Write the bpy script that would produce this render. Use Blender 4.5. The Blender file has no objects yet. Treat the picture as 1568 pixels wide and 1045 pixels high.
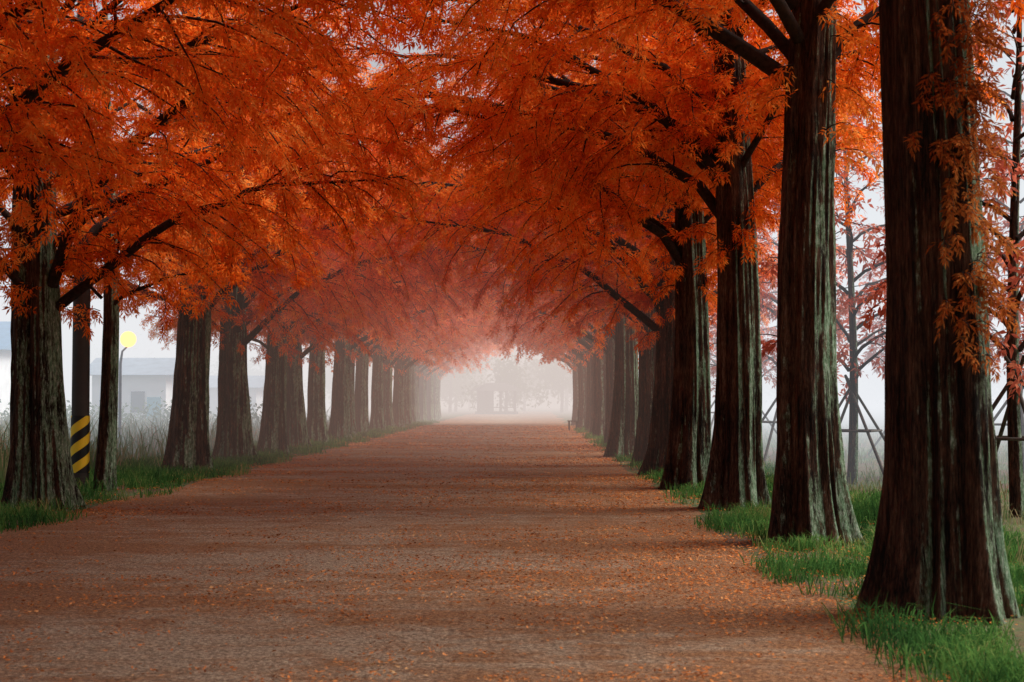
import bpy, math, numpy as np
from mathutils import Vector
rng=np.random.default_rng(11)
scene=bpy.context.scene
COL=scene.collection

# ---------------- node helpers ----------------
def new_mat(name):
    m=bpy.data.materials.new(name); m.use_nodes=True
    nt=m.node_tree; nt.nodes.clear()
    out=nt.nodes.new('ShaderNodeOutputMaterial')
    return m,nt,out
def N(nt,t,**kw):
    n=nt.nodes.new(t)
    for k,v in kw.items(): setattr(n,k,v)
    return n
def ramp(nt,fac,stops):
    r=N(nt,'ShaderNodeValToRGB')
    e=r.color_ramp.elements
    while len(e)<len(stops): e.new(0.5)
    for i,(p,c) in enumerate(stops):
        e[i].position=p; e[i].color=(c[0],c[1],c[2],1)
    nt.links.new(fac,r.inputs[0]); return r.outputs[0]
def noise(nt,vec,scale,detail=4,rough=0.6):
    n=N(nt,'ShaderNodeTexNoise'); n.inputs['Scale'].default_value=scale
    n.inputs['Detail'].default_value=detail; n.inputs['Roughness'].default_value=rough
    if vec is not None: nt.links.new(vec,n.inputs['Vector'])
    return n.outputs[0]
def mixc(nt,fac,a,b,blend='MIX'):
    m=N(nt,'ShaderNodeMix',data_type='RGBA',blend_type=blend)
    for s,i in ((fac,0),(a,6),(b,7)):
        if isinstance(s,(int,float)): m.inputs[i].default_value=s
        elif isinstance(s,tuple): m.inputs[i].default_value=(s[0],s[1],s[2],1)
        else: nt.links.new(s,m.inputs[i])
    return m.outputs[2]
def math_(nt,op,a,b=None,c=None):
    m=N(nt,'ShaderNodeMath',operation=op)
    for i,s in enumerate((a,b,c)):
        if s is None: continue
        if isinstance(s,(int,float)): m.inputs[i].default_value=s
        else: nt.links.new(s,m.inputs[i])
    return m.outputs[0]
def principled(nt,out,col,rough=0.85,normal=None,spec=0.3):
    p=N(nt,'ShaderNodeBsdfPrincipled')
    if isinstance(col,tuple): p.inputs['Base Color'].default_value=(*col,1)
    else: nt.links.new(col,p.inputs['Base Color'])
    p.inputs['Roughness'].default_value=rough
    p.inputs['Specular IOR Level'].default_value=spec
    if normal is not None: nt.links.new(normal,p.inputs['Normal'])
    if out is not None: nt.links.new(p.outputs[0],out.inputs[0])
    return p
def bump(nt,h,strength,dist):
    b=N(nt,'ShaderNodeBump'); b.inputs['Strength'].default_value=strength
    b.inputs['Distance'].default_value=dist; nt.links.new(h,b.inputs['Height']); return b.outputs[0]
def mapping(nt,vec,scale):
    m=N(nt,'ShaderNodeMapping'); m.inputs['Scale'].default_value=scale
    nt.links.new(vec,m.inputs[0]); return m.outputs[0]

def leaf_mat(name,stops,trans=0.5):
    m,nt,out=new_mat(name)
    g=N(nt,'ShaderNodeNewGeometry')
    big=noise(nt,g.outputs['Position'],0.8,2)
    f=math_(nt,'ADD',math_(nt,'MULTIPLY',g.outputs['Random Per Island'],0.5),math_(nt,'MULTIPLY',math_(nt,'SUBTRACT',big,0.33),1.6))
    col=ramp(nt,f,stops)
    d=N(nt,'ShaderNodeBsdfDiffuse'); t=N(nt,'ShaderNodeBsdfTranslucent')
    nt.links.new(col,d.inputs[0]); nt.links.new(col,t.inputs[0])
    mx=N(nt,'ShaderNodeMixShader'); mx.inputs[0].default_value=trans
    nt.links.new(d.outputs[0],mx.inputs[1]); nt.links.new(t.outputs[0],mx.inputs[2])
    nt.links.new(mx.outputs[0],out.inputs[0]); return m

M_leaf=leaf_mat('autumn_needles',[(0.0,(0.42,0.042,0.006)),(0.32,(0.84,0.15,0.014)),(0.66,(0.95,0.25,0.029)),(0.98,(0.96,0.45,0.11))],0.52)
M_leafred=leaf_mat('young_tree_needles',[(0.1,(0.4,0.08,0.05)),(0.6,(0.6,0.15,0.09)),(1.0,(0.65,0.26,0.14))],0.5)
M_grass=leaf_mat('grass_blades',[(0.0,(0.018,0.05,0.018)),(0.40,(0.05,0.14,0.035)),(0.72,(0.12,0.26,0.06)),(0.97,(0.36,0.31,0.13))],0.4)
M_weed=leaf_mat('field_grass',[(0.0,(0.07,0.13,0.05)),(0.5,(0.15,0.20,0.08)),(1.0,(0.42,0.26,0.17))],0.4)
M_litter=leaf_mat('fallen_needles',[(0.0,(0.12,0.036,0.016)),(0.3,(0.36,0.11,0.034)),(0.7,(0.60,0.21,0.06)),(1.0,(0.68,0.40,0.18))],0.1)
M_green=leaf_mat('distant_leaves',[(0.0,(0.06,0.10,0.04)),(1.0,(0.15,0.20,0.08))],0.4)

def bark_mat():
    m,nt,out=new_mat('metasequoia_bark')
    tc=N(nt,'ShaderNodeTexCoord'); g=N(nt,'ShaderNodeNewGeometry')
    n1=noise(nt,mapping(nt,tc.outputs['Object'],(1,1,0.07)),17,6,0.7)
    n2=noise(nt,mapping(nt,tc.outputs['Object'],(1,1,0.13)),75,4,0.75)
    n3=noise(nt,mapping(nt,tc.outputs['Object'],(1,1,0.5)),3.2,5,0.65)
    n4=noise(nt,mapping(nt,tc.outputs['Object'],(1,1,0.45)),28,5,0.8)
    n5=noise(nt,tc.outputs['Object'],1.1,2)
    h=math_(nt,'ADD',n1,math_(nt,'MULTIPLY',n2,0.8))
    bf=math_(nt,'ADD',math_(nt,'ADD',math_(nt,'MULTIPLY',n1,0.55),math_(nt,'MULTIPLY',n2,0.45)),math_(nt,'MULTIPLY_ADD',n5,0.22,-0.11))
    base=ramp(nt,bf,[(0.41,(0.009,0.0045,0.003)),(0.495,(0.072,0.031,0.018)),(0.575,(0.17,0.083,0.049)),(0.67,(0.34,0.215,0.145))])
    sep=N(nt,'ShaderNodeSeparateXYZ'); nt.links.new(g.outputs['Normal'],sep.inputs[0])
    so_=N(nt,'ShaderNodeSeparateXYZ'); nt.links.new(tc.outputs['Object'],so_.inputs[0])
    low=math_(nt,'MULTIPLY',math_(nt,'SUBTRACT',2.5,so_.outputs[2]),0.022)
    side=math_(nt,'ADD',math_(nt,'MULTIPLY_ADD',sep.outputs[0],0.36,-0.04),low)
    lv=math_(nt,'ADD',math_(nt,'ADD',math_(nt,'MULTIPLY',n3,0.9),math_(nt,'MULTIPLY',n4,0.4)),side)
    lf=ramp(nt,lv,[(0.71,(0,0,0)),(0.82,(1,1,1))])
    lcol=ramp(nt,n4,[(0.32,(0.045,0.11,0.05)),(0.5,(0.21,0.34,0.20)),(0.66,(0.60,0.68,0.55))])
    lfm=math_(nt,'MULTIPLY',lf,ramp(nt,bf,[(0.43,(0,0,0)),(0.53,(1,1,1))]))
    col=mixc(nt,lfm,base,lcol)
    principled(nt,out,col,0.9,bump(nt,h,1.0,0.09),0.2)
    return m
M_bark=bark_mat()
m,nt,out=new_mat('limb_bark'); g=N(nt,'ShaderNodeNewGeometry')
principled(nt,out,ramp(nt,noise(nt,g.outputs['Position'],20),[(0.3,(0.010,0.006,0.005)),(0.7,(0.05,0.028,0.02))]),0.9,None,0.2); M_limb=m

# ---------------- geometry helpers ----------------
def mk(name,V,F,mat,smooth=False):
    me=bpy.data.meshes.new(name)
    me.from_pydata(np.asarray(V).tolist(),[],F.tolist() if isinstance(F,np.ndarray) else F)
    me.materials.append(mat)
    if smooth: me.polygons.foreach_set('use_smooth',np.ones(len(me.polygons),bool))
    me.update(); return me
def ob(name,me,parent=None,loc=(0,0,0)):
    o=bpy.data.objects.new(name,me); COL.objects.link(o); o.location=loc
    if parent: o.parent=parent
    return o
def unit(a): return a/np.maximum(np.linalg.norm(a,axis=-1,keepdims=True),1e-9)
def kites(P,D,S,L,W,droop=0.12):
    L=L[:,None]; W=W[:,None]
    a=P; b=P+D*L*0.45+S*W*0.5; c=P+D*L; d=P+D*L*0.45-S*W*0.5
    c=c.copy(); c[:,2]-=(L[:,0]*droop)
    V=np.stack([a,b,c,d],1).reshape(-1,3)
    F=np.arange(len(P)*4).reshape(-1,4)
    return V,F
FULL=[(0.1,0.9),(0.12,-0.9),(0.42,0.75),(0.45,-0.75),(0.72,0.6),(0.75,-0.6),(0.85,0.0)]
LITE=[(0.1,0.85),(0.15,-0.85),(0.6,0.55),(0.65,-0.5)]
def sprays(P,D,size,rg,leafL=0.078,leafW=0.0195,pat=FULL):
    n=len(P); D=unit(D)
    R=unit(rg.normal(size=(n,3))+np.array([0,0,1.2])); S=unit(np.cross(D,R)); 
    Ps=[];Ds=[];Ss=[];Ls=[];Ws=[]
    for k,(t,a) in enumerate(pat):
        dd=unit(D*math.cos(a)+S*math.sin(a)+rg.normal(size=(n,3))*0.20)
        nn=unit(np.cross(D,S)+rg.normal(size=(n,3))*0.45)
        Ps.append(P+D*(t*size)[:,None]); Ds.append(dd); Ss.append(unit(np.cross(dd,nn)))
        Ls.append(leafL*rg.uniform(0.65,1.3,n)*(size/0.16)); Ws.append(leafW*rg.uniform(0.8,1.3,n)*(size/0.16))
    return kites(np.concatenate(Ps),np.concatenate(Ds),np.concatenate(Ss),np.concatenate(Ls),np.concatenate(Ws))
class Tubes:
    def __init__(s): s.V=[];s.F=[];s.n=0
    def add(s,pts,rad,seg=5):
        pts=np.asarray(pts,float); T=unit(np.gradient(pts,axis=0))
        up=np.array([0.13,0.21,1.0]) if abs(T[0,2])<0.8 else np.array([1.0,0.1,0])
        A=unit(np.cross(T,up)); B=np.cross(T,A)
        th=np.arange(seg)*2*math.pi/seg
        ring=pts[:,None,:]+np.asarray(rad)[:,None,None]*(np.cos(th)[None,:,None]*A[:,None,:]+np.sin(th)[None,:,None]*B[:,None,:])
        s.V.append(ring.reshape(-1,3)); m_=len(pts)
        for i in range(m_-1):
            for j in range(seg):
                k=(j+1)%seg
                s.F.append((s.n+i*seg+j,s.n+i*seg+k,s.n+(i+1)*seg+k,s.n+(i+1)*seg+j))
        s.n+=m_*seg
    def mesh(s,name,mat,smooth=True): return mk(name,np.concatenate(s.V),s.F,mat,smooth)

def box(V,F,x0,x1,y0,y1,z0,z1):
    n=len(V)
    V+= [(x0,y0,z0),(x1,y0,z0),(x1,y1,z0),(x0,y1,z0),(x0,y0,z1),(x1,y0,z1),(x1,y1,z1),(x0,y1,z1)]
    F+= [(n,n+3,n+2,n+1),(n+4,n+5,n+6,n+7),(n,n+1,n+5,n+4),(n+1,n+2,n+6,n+5),(n+2,n+3,n+7,n+6),(n+3,n,n+4,n+7)]

def trunk_mesh(name,H,r0,rg,flare=0.38,rough=1.0,seg=150):
    z=np.concatenate([np.linspace(-0.1,1.2,26)[:-1],np.linspace(1.2,6,48)[:-1],np.linspace(6,H,16)])
    th=np.arange(seg)*2*math.pi/seg
    NT=54; NZ=26
    T=rg.random((NZ,NT)); 
    for i in range(1,NZ): T[i]=0.6*T[i-1]+0.4*T[i]
    T=(T-T.mean())/T.std()
    ph=rg.uniform(0,6.28,6)
    V=[]
    for zz in z:
        r=r0*(1-0.85*(max(zz,0)/H)**1.25)*(1+flare*math.exp(-max(zz,0)/0.45))
        zi=min(max(zz,0)/H*NZ*1.0,NZ-1.01); i0=int(zi); f=zi-i0
        row=T[i0]*(1-f)+T[min(i0+1,NZ-1)]*f
        x=(th/(2*math.pi)*NT+1.2*math.sin(zz*0.5+ph[5])); j0=np.floor(x).astype(int); ff=x-j0; ff=ff*ff*(3-2*ff)
        rid=row[j0%NT]*(1-ff)+row[(j0+1)%NT]*ff
        flu=(0.10*math.exp(-max(zz,0)/1.6)+0.055)*(np.cos(3*th+ph[0]+0.15*zz)*0.5+np.cos(5*th+ph[1])*0.8+np.cos(8*th+ph[2]-0.1*zz)*0.6)
        rr=r*(1+rough*flu+rough*0.055*rid)
        cx=0.07*math.sin(zz*0.6+ph[3])-0.07*math.sin(ph[3]); cy=0.05*math.sin(zz*0.4+ph[4])-0.05*math.sin(ph[4])
        V.append(np.stack([cx+rr*np.cos(th),cy+rr*np.sin(th),np.full(seg,zz)],1))
    V=np.concatenate(V); n=len(z)
    i=np.arange(n-1)[:,None]*seg; j=np.arange(seg)[None,:]; k=(j+1)%seg
    F=np.stack([i+j,i+k,i+seg+k,i+seg+j],-1).reshape(-1,4)
    return mk(name,V,F,M_bark,True)

def crown(name,H,h0,nl,Lmax,r0,rg,asym=0.3,dens=1.0,leaf=M_leaf,sprig=(2.6,5.0,30),hang=None,lite=False,thick=0.0108):
    tb=Tubes(); P=[];D=[];Z=[]
    for i in range(nl):
        u=(i+0.5)/nl; h=h0+(H-h0-0.3)*u**1.25
        az=i*2.399963+rg.normal()*0.25
        if i<7: az=[math.pi,0.6,math.pi*0.72,math.pi*1.3,-0.9,math.pi*1.05,1.5][i]+rg.normal()*0.15
        hu=(h-h0)/(H-h0)
        L=(Lmax*(1-hu)**0.7+0.5)*rg.uniform(0.8,1.12)*(1+asym*-math.cos(az))
        e0=math.radians(rg.uniform(38,56)); e1=math.radians(rg.uniform(-6,16)) if hu<0.5 else math.radians(25)
        dn=dens*(0.98 if hu<0.45 else 0.55)
        npt=12; s=np.linspace(0,1,npt)
        el=e0+(e1-e0)*s**0.55+rg.normal(size=npt)*0.10
        aa=az+np.cumsum(rg.normal(size=npt)*0.11)
        d=np.stack([np.cos(el)*np.cos(aa),np.cos(el)*np.sin(aa),np.sin(el)],1)
        rt=r0*(1-0.85*(h/H)**1.25)
        st=np.array([math.cos(az)*rt*0.6,math.sin(az)*rt*0.6,h])
        pts=np.concatenate([[st],st+np.cumsum(d[:-1]*L/(npt-1),0)])
        rr=(thick*L+0.010)*(1-s)**0.9+0.007
        tb.add(pts,rr,5 if lite else 6)
        ns=max(4,int(L/0.165*dn)); 
        for k in range(ns):
            t=0.14+0.86*(k+rg.random())/ns; t=min(t,0.995); q=t*(npt-1); a=int(q); f=q-a
            p=pts[a]*(1-f)+pts[min(a+1,npt-1)]*f; tg=unit(pts[min(a+1,npt-1)]-pts[max(a-1,0)])
            sd=unit(np.cross(tg,[0,0,1.0]))*(1 if k%2 else -1)
            l2=(0.40*L*(1-t)**0.6*min(1,t*2.5)+0.30)*rg.uniform(0.7,1.25); l2=min(l2,1.5)
            m2=6; dir0=unit(tg*0.75+sd*rg.uniform(0.6,1.0)+np.array([0,0,rg.normal()*0.35]))
            pp=[p]
            for w in range(m2-1):
                dir0=unit(dir0+np.array([0,0,-0.17])+rg.normal(size=3)*0.13); pp.append(pp[-1]+dir0*l2/(m2-1))
            pp=np.array(pp)
            tb.add(pp,np.linspace(0.009+0.007*l2,0.004,m2),3)
            nn=int(l2/0.032*dn)+3
            tt=rg.uniform(0.06,1.0,nn)*(m2-1); ia=np.minimum(tt.astype(int),m2-2); ff=(tt-ia)[:,None]
            q=pp[ia]*(1-ff)+pp[ia+1]*ff; tgs=unit(pp[ia+1]-pp[ia])
            sds=unit(np.cross(tgs,[0,0,1.0]))*rg.choice([-1,1],nn)[:,None]
            P.append(q+rg.normal(size=(nn,3))*0.035)
            D.append(tgs*0.8+sds*rg.uniform(0.2,1.1,nn)[:,None]+np.array([0,0,-0.40])+rg.normal(size=(nn,3))*0.32)
            Z.append(rg.uniform(0.11,0.22,nn)*(1.6 if lite else 1))
    def shoots(h1,h2,cnt,l1,l2):
        for i in range(cnt):
            h=rg.uniform(h1,h2); az=rg.uniform(0,6.28); rt=r0*(1-0.85*(h/H)**1.25)
            p=np.array([math.cos(az)*rt*0.95,math.sin(az)*rt*0.95,h]); d=unit(np.array([math.cos(az),math.sin(az),rg.uniform(0.1,0.8)]))
            pp=[p]; l=rg.uniform(l1,l2)
            for w in range(4): d=unit(d+np.array([0,0,-0.3])+rg.normal(size=3)*0.1); pp.append(pp[-1]+d*l/4)
            pp=np.array(pp); tb.add(pp,np.linspace(0.009,0.003,5),3)
            nn=int(l/0.028/(2 if lite else 1)); tt=rg.uniform(0.1,4,nn); ia=np.minimum(tt.astype(int),3); ff=(tt-ia)[:,None]
            P.append(pp[ia]*(1-ff)+pp[ia+1]*ff); D.append(rg.normal(size=(nn,3))*0.7+d+np.array([0,0,-0.3])); Z.append(rg.uniform(0.12,0.2,nn)*(1.5 if lite else 1))
    shoots(sprig[0],sprig[1],sprig[2],0.2,0.6)
    if hang: shoots(hang[0],hang[1],hang[2],0.5,1.25)
    P=np.concatenate(P);D=np.concatenate(D);Z=np.concatenate(Z)
    V,F=sprays(P,D,Z,rg,pat=LITE if lite else FULL,leafW=0.028 if lite else 0.0195)
    return tb.mesh(name+'_limbs',M_limb),mk(name+'_foliage',V,F,leaf)

VAR={}
def variant(key,H,h0,nl,Lmax,r0,seed,**kw):
    rg=np.random.default_rng(seed)
    tr=trunk_mesh('trunk_'+key,H,r0,rg,kw.pop('flare',0.38),kw.pop('rough',1.0),kw.pop('seg',150))
    l,f=crown(key,H,h0,nl,Lmax,r0,rg,**kw); VAR[key]=(tr,l,f)
variant('A',12.5,2.7,36,4.9,0.35,1,hang=(3.3,6.5,50))
variant('B',12,2.9,36,4.8,0.33,2,hang=(3.4,6.5,50))
variant('C',12.5,4.4,34,4.9,0.30,3,sprig=(3.6,5.2,14))
variant('D',12.5,4.2,34,4.9,0.32,4,sprig=(3.6,5.2,12))
variant('E',12.5,4.0,34,4.9,0.32,14,sprig=(3.6,4.8,30),hang=(4.7,7.6,85))
variant('F',13.5,3.0,34,5.0,0.30,7,lite=True,dens=0.58,seg=48,sprig=(2.8,5,12),hang=(3.6,7,30))
variant('G',13.5,3.2,34,5.0,0.28,8,lite=True,dens=0.58,seg=48,sprig=(2.8,5,12),hang=(3.6,7,30))
variant('H',12,4.5,28,5.3,0.36,10,lite=True,dens=0.75,seg=48,sprig=(2.6,5,2))
variant('T',9,2.9,20,1.3,0.15,5,flare=0.25,rough=0.7,seg=48,sprig=(2.6,3,2))
variant('Y',8,1.9,24,1.5,0.085,6,flare=0.15,rough=0.4,seg=24,asym=0.0,dens=0.5,lite=True,leaf=M_leafred,sprig=(1.5,2.5,5))

def tree(key,x,y,rot,s=1.0,sz=None,name='metasequoia_tree'):
    e=bpy.data.objects.new(name,None); COL.objects.link(e); e.location=(x,y,0)
    e.rotation_euler=(0,0,rot); e.scale=(s,s,sz or s)
    for nm,me in zip(('trunk','limbs','foliage'),VAR[key]): ob(nm,me,e)
    return e
rj=np.random.default_rng(42)
right=[(2.95,0.2,'H'),(2.95,5.4,'H'),(2.86,10.8,'D'),(2.88,16.0,'C'),(2.76,21.0,'E'),(2.60,25.6,'E')]
y=30.2
i=0
while y<93:
    right.append((2.65+rj.normal()*0.15,y,('ABEA' if y<43 else 'FGFG')[i%4])); y+=4.7+rj.normal()*0.3; i+=1
for (x,y,k) in right:
    t=tree(k,x,y,rj.uniform(-0.5,0.5),rj.uniform(0.93,1.04))
    if y==10.8: t.rotation_euler[2]=0.2; t.scale=(1.05,1.05,1.22)
    if y==16.0: t.scale=(1.03,1.03,1.08)
    if y==25.6: t.rotation_euler[2]=0.75; t.scale=(0.95,0.95,0.93)
    if y<8: t.scale=(1,1,1.15)
left=[(-6.9,0.5,'H'),(-6.9,5.6,'H'),(-6.9,10.6,'D'),(-7.0,15.7,'B'),(-6.65,20.7,'A'),(-7.05,26.2,'B'),(-7.05,31.5,'B'),(-7.0,36.2,'A'),(-6.95,41.2,'B'),(-6.95,44.6,'A')]
left=[l for l in left if l[1]!=26.2]
y=49.5;i=0
while y<112:
    left.append((-6.9+rj.normal()*0.15,y,'GFFG'[i%4])); y+=4.8+rj.normal()*0.4; i+=1
for (x,y,k) in left:
    t=tree(k,x,y,math.pi+rj.uniform(-0.5,0.5),rj.uniform(0.90,1.03))
    if y in (15.7,31.5): t.scale=(1.1,1.1,1.08)
tree('T',-6.95,24.9,math.pi,1.0)
m,nt,out=new_mat('stake_wood'); g=N(nt,'ShaderNodeNewGeometry')
principled(nt,out,ramp(nt,noise(nt,g.outputs['Position'],12),[(0.3,(0.05,0.04,0.035)),(0.7,(0.12,0.10,0.085))]),0.9); M_wood=m
tb=Tubes()
for k in range(4):
    a=k*math.pi/2+0.5; q=1.25; b=a+math.pi+0.25
    tb.add([(q*math.cos(a),q*math.sin(a),0),(0.16*math.cos(b),0.16*math.sin(b),2.0)],[0.032,0.026],6)
    b=a+math.pi/2; q=0.62
    tb.add([(q*math.cos(a),q*math.sin(a),0.98),(q*math.cos(b),q*math.sin(b),0.98)],[0.022,0.022],6)
stake_me=tb.mesh('stakes',M_wood)
for (x,y) in [(6.15,19.6),(5.6,27.0),(5.5,33.5),(5.8,41),(6.0,48),(9.5,30),(10,40)]:
    t=tree('Y',x,y,rj.uniform(0,6.28),rj.uniform(0.9,1.1),name='young_metasequoia_tree'); ob('stakes',stake_me,t)

rg=np.random.default_rng(9); tb=Tubes(); P=[];D=[];Z=[]
for i in range(105):
    h=rg.uniform(1.75,4.3); az=math.radians(rg.normal(-68,22)); rt=0.335*(1-0.85*(h/15)**1.25)
    c=np.array([2.86,10.8,0]); p=c+np.array([math.cos(az)*rt,math.sin(az)*rt,h]); d=unit(np.array([math.cos(az),math.sin(az),0.6]))
    pp=[p]; l=rg.uniform(0.10,0.32)
    for w in range(4): d=unit(d+np.array([0,0,-0.42])+rg.normal(size=3)*0.12); pp.append(pp[-1]+d*l/4)
    pp=np.array(pp); tb.add(pp,np.linspace(0.006,0.002,5),3)
    nn=int(l/0.03)+1; tt=rg.uniform(0.3,4,nn); ia=np.minimum(tt.astype(int),3); ff=(tt-ia)[:,None]
    P.append(pp[ia]*(1-ff)+pp[ia+1]*ff); D.append(rg.normal(size=(nn,3))*0.6+d+np.array([0,0,-0.5])); Z.append(rg.uniform(0.08,0.14,nn))
V,F=sprays(np.concatenate(P),np.concatenate(D),np.concatenate(Z),rg)
sh=bpy.data.objects.new('trunk_shoots',None); COL.objects.link(sh)
M_shoot=leaf_mat('shoot_needles',[(0.05,(0.22,0.045,0.012)),(0.5,(0.42,0.10,0.022)),(1.0,(0.55,0.21,0.055))],0.4)
ob('twigs',tb.mesh('twigs',M_limb),sh); ob('leaves',mk('shoot_leaves',V,F,M_shoot),sh)

# ---------------- ground ----------------
m,nt,out=new_mat('meadow_ground'); g=N(nt,'ShaderNodeNewGeometry'); pos=g.outputs['Position']
n1=noise(nt,pos,0.35,5); n2=noise(nt,pos,9,6,0.7); n3=noise(nt,pos,60,3)
gr=ramp(nt,n2,[(0.3,(0.025,0.055,0.018)),(0.55,(0.07,0.13,0.04)),(0.75,(0.18,0.20,0.09))])
so=ramp(nt,n3,[(0.3,(0.03,0.016,0.010)),(0.7,(0.15,0.075,0.04))])
principled(nt,out,mixc(nt,ramp(nt,math_(nt,'ADD',math_(nt,'MULTIPLY',n1,0.6),math_(nt,'MULTIPLY',n2,0.4)),[(0.42,(0,0,0)),(0.56,(1,1,1))]),gr,so),0.95,bump(nt,n2,0.6,0.05)); M_gnd=m
ob('ground',mk('ground',[(-1500,-200,0),(1500,-200,0),(1500,3000,0),(-1500,3000,0)],[(0,1,2,3)],M_gnd))

m,nt,out=new_mat('path_gravel'); g=N(nt,'ShaderNodeNewGeometry'); pos=g.outputs['Position']
big=noise(nt,mapping(nt,pos,(0.25,1,1)),0.6,5,0.6); mid=noise(nt,mapping(nt,pos,(0.6,1,1)),3.5,6,0.75); fine=noise(nt,pos,26,7,0.9)
tiny=noise(nt,pos,120,3,0.8)
vor=N(nt,'ShaderNodeTexVoronoi'); vor.inputs['Scale'].default_value=30; nt.links.new(pos,vor.inputs['Vector'])
ft=math_(nt,'ADD',math_(nt,'MULTIPLY',fine,0.7),math_(nt,'MULTIPLY',tiny,0.3))
grav=ramp(nt,ft,[(0.39,(0.030,0.020,0.013)),(0.48,(0.22,0.155,0.105)),(0.595,(0.68,0.55,0.40))])
lit=ramp(nt,ft,[(0.39,(0.020,0.008,0.0035)),(0.49,(0.18,0.070,0.024)),(0.61,(0.56,0.26,0.095))])
f=math_(nt,'ADD',math_(nt,'MULTIPLY',big,0.45),math_(nt,'MULTIPLY',mid,0.55))
sx=N(nt,'ShaderNodeSeparateXYZ'); nt.links.new(pos,sx.inputs[0])
edge=math_(nt,'MULTIPLY',math_(nt,'ABSOLUTE',math_(nt,'ADD',sx.outputs[0],1.9)),0.028)
f=math_(nt,'ADD',f,math_(nt,'SUBTRACT',edge,0.035))
col=mixc(nt,ramp(nt,f,[(0.42,(0.15,0.15,0.15)),(0.55,(0.95,0.95,0.95))]),grav,lit)
hh=math_(nt,'ADD',math_(nt,'MULTIPLY',vor.outputs['Distance'],0.6),ft)
principled(nt,out,col,0.92,bump(nt,hh,1.0,0.04)); M_path=m
ys=np.arange(-15,175,0.35)
def wob(a):
    w=np.cumsum(rng.normal(size=len(ys))*a); return w-np.convolve(np.pad(w,20,'edge'),np.ones(41)/41,'valid')
wl=wob(0.06); wr=wob(0.06)
V=[];F=[]
for i,yv in enumerate(ys):
    V+=[(-6.05+wl[i],yv,0.004),(-2,yv,0.005),(2.1+wr[i],yv,0.004)]
    if i: n=3*i; F+=[(n-3,n-2,n+1,n),(n-2,n-1,n+2,n+1)]
ob('gravel_path',mk('gravel_path',V,F,M_path))

def vnoise(x,y,sc,seed):
    r=np.random.default_rng(seed).random((256,256)); X=x/sc+100; Y=y/sc+100
    i=np.floor(X).astype(int); j=np.floor(Y).astype(int); fx=X-i; fy=Y-j; fx=fx*fx*(3-2*fx); fy=fy*fy*(3-2*fy)
    g=lambda a,b: r[a%256,b%256]
    return (g(i,j)*(1-fx)+g(i+1,j)*fx)*(1-fy)+(g(i,j+1)*(1-fx)+g(i+1,j+1)*fx)*fy

def litter(n,x0,x1,y0,y1,smin,smax,keep,z=0.014):
    x=rng.uniform(x0,x1,n); y=y0*(y1/y0)**rng.random(n)
    k=rng.random(n)<keep(x,y); x=x[k];y=y[k]; n=len(x)
    a=rng.uniform(0,6.28,n); D=unit(np.stack([np.cos(a),np.sin(a),rng.uniform(-0.03,0.45,n)],1))
    S=unit(np.stack([-np.sin(a),np.cos(a),rng.normal(size=n)*0.6],1))
    L=rng.uniform(smin,smax,n)*(0.8+y/40)
    zz=np.full(n,z)+np.where((x>2.3)|(x<-6.1),rng.uniform(0,0.03,n),0)
    return kites(np.stack([x,y,zz],1),D,S,L,L*rng.uniform(0.25,0.5,n),0)
def kp(x,y):
    b=vnoise(x*0.4,y*1.3,2.0,5)*0.45+vnoise(x,y,0.45,6)*0.35+vnoise(x,y,0.15,8)*0.2
    edge=np.clip((np.abs(x+1.95)-1.6)/2.3,0,1)
    return np.clip((b-0.40)*5.0,0.06,1)*(0.5+0.5*edge)*np.where((x>2.5),0.5,1)
V1,F1=litter(360000,-6.9,4.6,5,85,0.010,0.040,kp)
ob('fallen_leaves',mk('fallen_leaves',V1,F1,M_litter))

def grass(name,n,x0,x1,y0,y1,hmin,hmax,mat,keep,w=0.009,lean=0.5):
    x=rng.uniform(x0,x1,n); y=y0*(y1/y0)**rng.random(n)
    k=rng.random(n)<keep(x,y); x=x[k];y=y[k]; n=len(x)
    h=rng.uniform(hmin,hmax,n)*(0.25+1.4*vnoise(x,y,0.35,31)); a=rng.uniform(0,6.28,n); b=rng.uniform(0,6.28,n)
    ln=h*rng.uniform(0.1,lean*1.8,n); dx=np.cos(a);dy=np.sin(a); sx=np.cos(b)*w*(0.7+y/40);sy=np.sin(b)*w*(0.7+y/40)
    z0=np.zeros(n)
    V=np.stack([np.stack([x-sx/2,y-sy/2,z0],1),np.stack([x+sx/2,y+sy/2,z0],1),
      np.stack([x+dx*ln*0.3+sx/2.4,y+dy*ln*0.3+sy/2.4,h*0.6],1),np.stack([x+dx*ln*0.3-sx/2.4,y+dy*ln*0.3-sy/2.4,h*0.6],1),
      np.stack([x+dx*ln,y+dy*ln,h*(1-0.4*ln/h)],1)],1).reshape(-1,3)
    F=[]
    for i in range(n):
        q=5*i; F.append((q,q+1,q+2,q+3)); F.append((q+3,q+2,q+4))
    return mk(name,V,F,mat)
def kr(x,y):
    c=vnoise(x,y,0.8,12)*0.55+vnoise(x,y,0.3,13)*0.45
    e=np.clip((x-2.0-0.35*np.sin(y*1.3)-0.8*(vnoise(x*0,y,1.1,40)-0.5))/0.7,0,1)
    return e*np.clip((c-0.36)*4.0,0,1)
gv=bpy.data.objects.new('verge_grass',None); COL.objects.link(gv)
ob('grass_east',grass('grass_east',150000,1.9,5.0,6.5,75,0.07,0.26,M_grass,kr,0.009,0.9),gv)
def kl(x,y):
    c=vnoise(x,y,0.8,14)*0.6+vnoise(x,y,0.3,15)*0.4
    e=np.clip((-5.75+0.25*np.sin(y*1.1)-x)/0.5,0,1)
    return e*np.clip((c-0.33)*4.5,0,1)
ob('grass_west',grass('grass_west',90000,-9.0,-5.6,14,95,0.08,0.26,M_grass,kl,0.010,0.8),gv)
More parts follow.
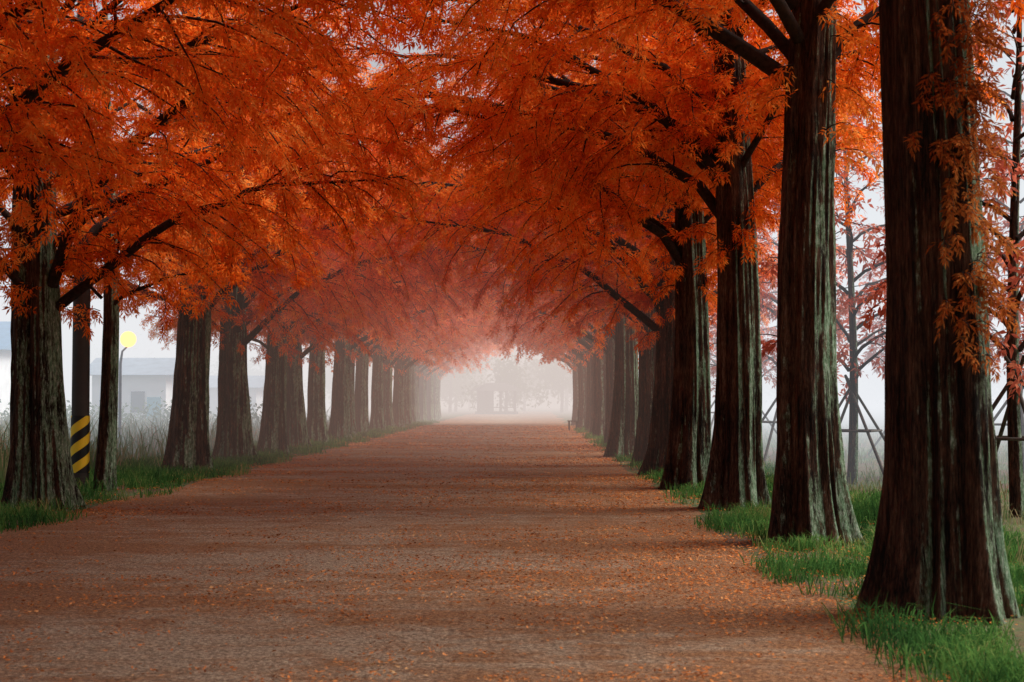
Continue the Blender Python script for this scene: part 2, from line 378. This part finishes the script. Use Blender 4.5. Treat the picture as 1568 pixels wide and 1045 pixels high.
fg=bpy.data.objects.new('field_grass',None); COL.objects.link(fg)
kk=lambda x,y: np.clip((vnoise(x,y,2.2,16)*0.6+vnoise(x,y,0.6,17)*0.4-0.2)*2.5,0,1)
ob('field_west',grass('field_west',60000,-30,-8.5,22,80,0.3,0.95,M_weed,kk,0.018),fg)
ob('field_east',grass('field_east',45000,4.2,26,12,80,0.08,0.30,M_weed,kk,0.012),fg)

def flat(name,c,r=0.7,var=0.15):
    m,nt,out=new_mat(name); g=N(nt,'ShaderNodeNewGeometry')
    n=noise(nt,g.outputs['Position'],3,5)
    principled(nt,out,ramp(nt,n,[(0.3,tuple(v*(1-var) for v in c)),(0.7,tuple(min(1,v*(1+var)) for v in c))]),r); return m
M_white=flat('white_wall',(0.72,0.74,0.76)); M_teal=flat('teal_paint',(0.08,0.34,0.42)); M_roofb=flat('blue_roof',(0.10,0.20,0.32))
M_dark=flat('dark_timber',(0.05,0.045,0.045)); M_glass=flat('window_glass',(0.04,0.06,0.08),0.15); M_conc=flat('concrete',(0.05,0.042,0.038))
M_grey=flat('grey_roof',(0.22,0.26,0.31))
m,nt,out=new_mat('hazard_stripes'); tc=N(nt,'ShaderNodeTexCoord'); sp=N(nt,'ShaderNodeSeparateXYZ'); nt.links.new(tc.outputs['Object'],sp.inputs[0])
ang=math_(nt,'DIVIDE',math_(nt,'ARCTAN2',sp.outputs[1],sp.outputs[0]),2*math.pi)
fr=math_(nt,'FRACT',math_(nt,'ADD',math_(nt,'MULTIPLY_ADD',sp.outputs[2],3.1,10),math_(nt,'MULTIPLY',ang,-2)))
st=math_(nt,'GREATER_THAN',fr,0.5)
principled(nt,out,mixc(nt,st,(0.015,0.015,0.015),(0.95,0.63,0.03)),0.5); M_haz=m
pole=bpy.data.objects.new('utility_pole',None); COL.objects.link(pole); pole.location=(-7.32,24.8,0)
tb=Tubes(); tb.add([(0,0,0),(0,0,4),(0,0,9)],[0.145,0.135,0.115],24); ob('shaft',tb.mesh('shaft',M_conc),pole)
tb=Tubes(); tb.add([(0,0,0.30),(0,0,1.22)],[0.153,0.151],32); ob('hazard_sleeve',tb.mesh('hazard_sleeve',M_haz),pole)
tb=Tubes(); tb.add([(-0.8,0,8.4),(0.8,0,8.4)],[0.05,0.05],8); ob('crossarm',tb.mesh('crossarm',M_conc),pole)

bn=bpy.data.objects.new('park_bench',None); COL.objects.link(bn); bn.location=(1.9,72,0); bn.rotation_euler=(0,0,math.radians(90)); 
def boxes(name,lst,mat,parent):
    V=[];F=[]
    for b in lst: box(V,F,*b)
    return ob(name,mk(name,V,F,mat),parent)
boxes('seat',[(-0.8,0.8,-0.25+0.13*i,-0.15+0.13*i,0.42,0.46) for i in range(4)],M_dark,bn)
boxes('backrest',[(-0.8,0.8,-0.32,-0.28,0.55+0.14*i,0.65+0.14*i) for i in range(3)],M_dark,bn)
boxes('legs',[(sx-0.03,sx+0.03,yy,yy+0.05,0,0.415) for sx in(-0.6,0.6) for yy in (-0.2,0.15)]+[(sx-0.03,sx+0.03,-0.275,-0.235,0.3,0.98) for sx in(-0.6,0.6)],M_dark,bn)

pv=bpy.data.objects.new('garden_pavilion',None); COL.objects.link(pv); pv.location=(-3.4,146,0); pv.scale=(0.8,0.8,0.85); pv.rotation_euler=(0,0,0.35)
boxes('posts',[(a-0.12,a+0.12,b-0.12,b+0.12,0.3,2.6) for a in(-1.8,0,1.8) for b in(-1.5,1.5)],M_dark,pv)
boxes('platform',[(-2.1,2.1,-1.8,1.8,0,0.3)],M_dark,pv); boxes('railing',[(-1.8,1.8,1.45,1.52,0.7,0.8),(-1.8,1.8,-1.52,-1.45,0.7,0.8),(-1.8,-0.2,1.40,1.44,0.3,2.6)],M_dark,pv)
ob('roof',mk('roof',[(-2.7,-2.3,2.6),(2.7,-2.3,2.6),(2.7,2.3,2.6),(-2.7,2.3,2.6),(-1.2,0,3.5),(1.2,0,3.5)],[(0,1,5,4),(1,2,5),(2,3,4,5),(3,0,4),(3,2,1,0)],M_dark),pv)
def house(name,x,y,w_,d_,h_,rh,roof,nwin,trim):
    bd=bpy.data.objects.new(name,None); COL.objects.link(bd); bd.location=(x,y,0)
    boxes('walls',[(-w_/2,w_/2,0,d_,0,h_)],M_white,bd)
    st_=w_/(nwin+1)
    boxes('windows',[(-w_/2+st_*(i+0.6),-w_/2+st_*(i+0.6)+st_*0.55,-0.05,-0.003,h_*0.36,h_*0.72) for i in range(nwin)],M_glass,bd)
    boxes('door',[(w_/2-st_*0.75,w_/2-st_*0.2,-0.05,-0.003,0,h_*0.62)],trim,bd)
    ob('roof',mk('roof',[(-w_/2-.4,-0.5,h_+.003),(w_/2+.4,-0.5,h_+.003),(w_/2+.4,d_+.5,h_+.003),(-w_/2-.4,d_+.5,h_+.003),(-w_/2-.4,d_/2,h_+rh),(w_/2+.4,d_/2,h_+rh)],[(0,1,5,4),(2,3,4,5),(1,2,5),(3,0,4)],roof),bd)
house('farm_building',-27.6,66,9,7,3.6,1.4,M_roofb,4,M_teal)
house('white_house',-17.4,66,3.2,4,2.5,0.8,M_grey,2,M_teal)
house('garden_shed',-17.0,86,3.0,3,2.1,0.7,M_grey,1,M_teal)
m,nt,out=new_mat('lamp_glow'); e=N(nt,'ShaderNodeEmission'); e.inputs[0].default_value=(1,0.40,0.11,1); e.inputs[1].default_value=3.4; nt.links.new(e.outputs[0],out.inputs[0]); M_glow=m
lp=bpy.data.objects.new('street_lamp',None); COL.objects.link(lp); lp.location=(-11.85,44,0)
tb=Tubes(); tb.add([(0,0,0),(0,0,2.5),(0.05,0,2.85),(0.2,0,3.0)],[0.045,0.04,0.03,0.025],10); ob('mast',tb.mesh('mast',M_grey),lp)
tb=Tubes(); th=np.linspace(0.05,math.pi-0.05,9); tb.add([(0.22,0,3.2-0.23*math.cos(a)) for a in th],[0.23*math.sin(a) for a in th],16); ob('lantern',tb.mesh('lantern',M_glow),lp)
rg=np.random.default_rng(77); P=[];tb=Tubes()
for i in range(46):
    x=rg.uniform(-75,75); y=rg.uniform(145,210); h=rg.uniform(5,9)
    tb.add([(x,y,0),(x+0.2,y,h*0.8)],[0.2,0.08],6)
    for c in range(14):
        cc=np.array([x,y,h*0.62])+rg.normal(size=3)*np.array([1.5,1.5,h*0.16]); P.append(cc+rg.normal(size=(110,3))*0.6)
for i in range(30):
    x=-10-rg.uniform(0,18); y=60+rg.uniform(-1,3)
    P.append(np.array([x,y,rg.uniform(0.4,0.8)])+rg.normal(size=(130,3))*np.array([0.6,0.5,0.34]))
P=np.concatenate(P); P[:,2]=np.maximum(P[:,2],0.05); D=unit(rg.normal(size=P.shape)); S=unit(np.cross(D,rg.normal(size=P.shape)))
sc=np.where(P[:,1]<100,0.22,0.5)
V,F=kites(P,D,S,sc,sc*0.5)
dt=bpy.data.objects.new('distant_trees',None); COL.objects.link(dt); ob('foliage',mk('dfol',V,F,M_green),dt); ob('trunks',tb.mesh('dtr',M_limb),dt)

# ---------------- fog (absorbing volumes; own emission stands in for scattered light) ----------------
def fog(name,b,dens,em,col=(0.90,0.94,1.0)):
    m,nt,out=new_mat(name+'_vol')
    a=N(nt,'ShaderNodeVolumeAbsorption'); a.inputs['Color'].default_value=(0,0,0,1); a.inputs['Density'].default_value=dens
    e=N(nt,'ShaderNodeEmission'); e.inputs[0].default_value=(*col,1); e.inputs[1].default_value=em*dens
    ad=N(nt,'ShaderNodeAddShader'); nt.links.new(a.outputs[0],ad.inputs[0]); nt.links.new(e.outputs[0],ad.inputs[1])
    nt.links.new(ad.outputs[0],out.inputs['Volume'])
    V=[];F=[]; box(V,F,*b); return ob(name,mk(name,V,F,m))
fog('fog',(-8.2,4.2,28,84,-0.5,13),0.0045,0.93,(1.0,0.66,0.54))  # orange emission tint paints in the light filtered by the canopy
fog('fog_bank',(4.25,160,24,84,-0.5,12),0.020,1.0)
fog('fog_bank',(-160,-8.25,36,84,-0.5,12),0.016,1.0)
fog('fog_bank',(-160,160,84.1,260,-0.5,14),0.020,0.76,(1.0,0.97,0.95))

# ---------------- light ----------------
el=math.radians(48); az=math.radians(74)
w=bpy.data.worlds.new("World"); scene.world=w; w.use_nodes=True; nt=w.node_tree
bg=nt.nodes['Background']; sky=nt.nodes.new('ShaderNodeTexSky'); sky.sky_type='NISHITA'; sky.sun_disc=False
sky.sun_elevation=el; sky.sun_rotation=az; sky.dust_density=5; sky.air_density=1.3
hs=nt.nodes.new('ShaderNodeHueSaturation'); hs.inputs['Saturation'].default_value=0.5
nt.links.new(sky.outputs[0],hs.inputs['Color']); nt.links.new(hs.outputs[0],bg.inputs[0]); bg.inputs[1].default_value=0.15
sd=bpy.data.lights.new('sun','SUN'); sd.energy=5.0; sd.angle=math.radians(40); sd.color=(1,0.95,0.86)
so=bpy.data.objects.new('sun',sd); COL.objects.link(so)
so.rotation_euler=Vector((math.cos(el)*math.sin(az),math.cos(el)*math.cos(az),math.sin(el))).to_track_quat('Z','Y').to_euler()

cd=bpy.data.cameras.new('camera'); cd.lens=53.95; cd.sensor_width=36; cd.clip_end=5000; cd.clip_start=0.1
cd.dof.use_dof=True; cd.dof.focus_distance=22; cd.dof.aperture_fstop=4.0
cam=bpy.data.objects.new('camera',cd); COL.objects.link(cam); cam.location=(0,0,1.5)
cam.rotation_euler=(math.radians(90+2.14),0,math.radians(0.756)); scene.camera=cam
scene.view_settings.view_transform='Standard'; scene.view_settings.look='None'; scene.view_settings.exposure=0
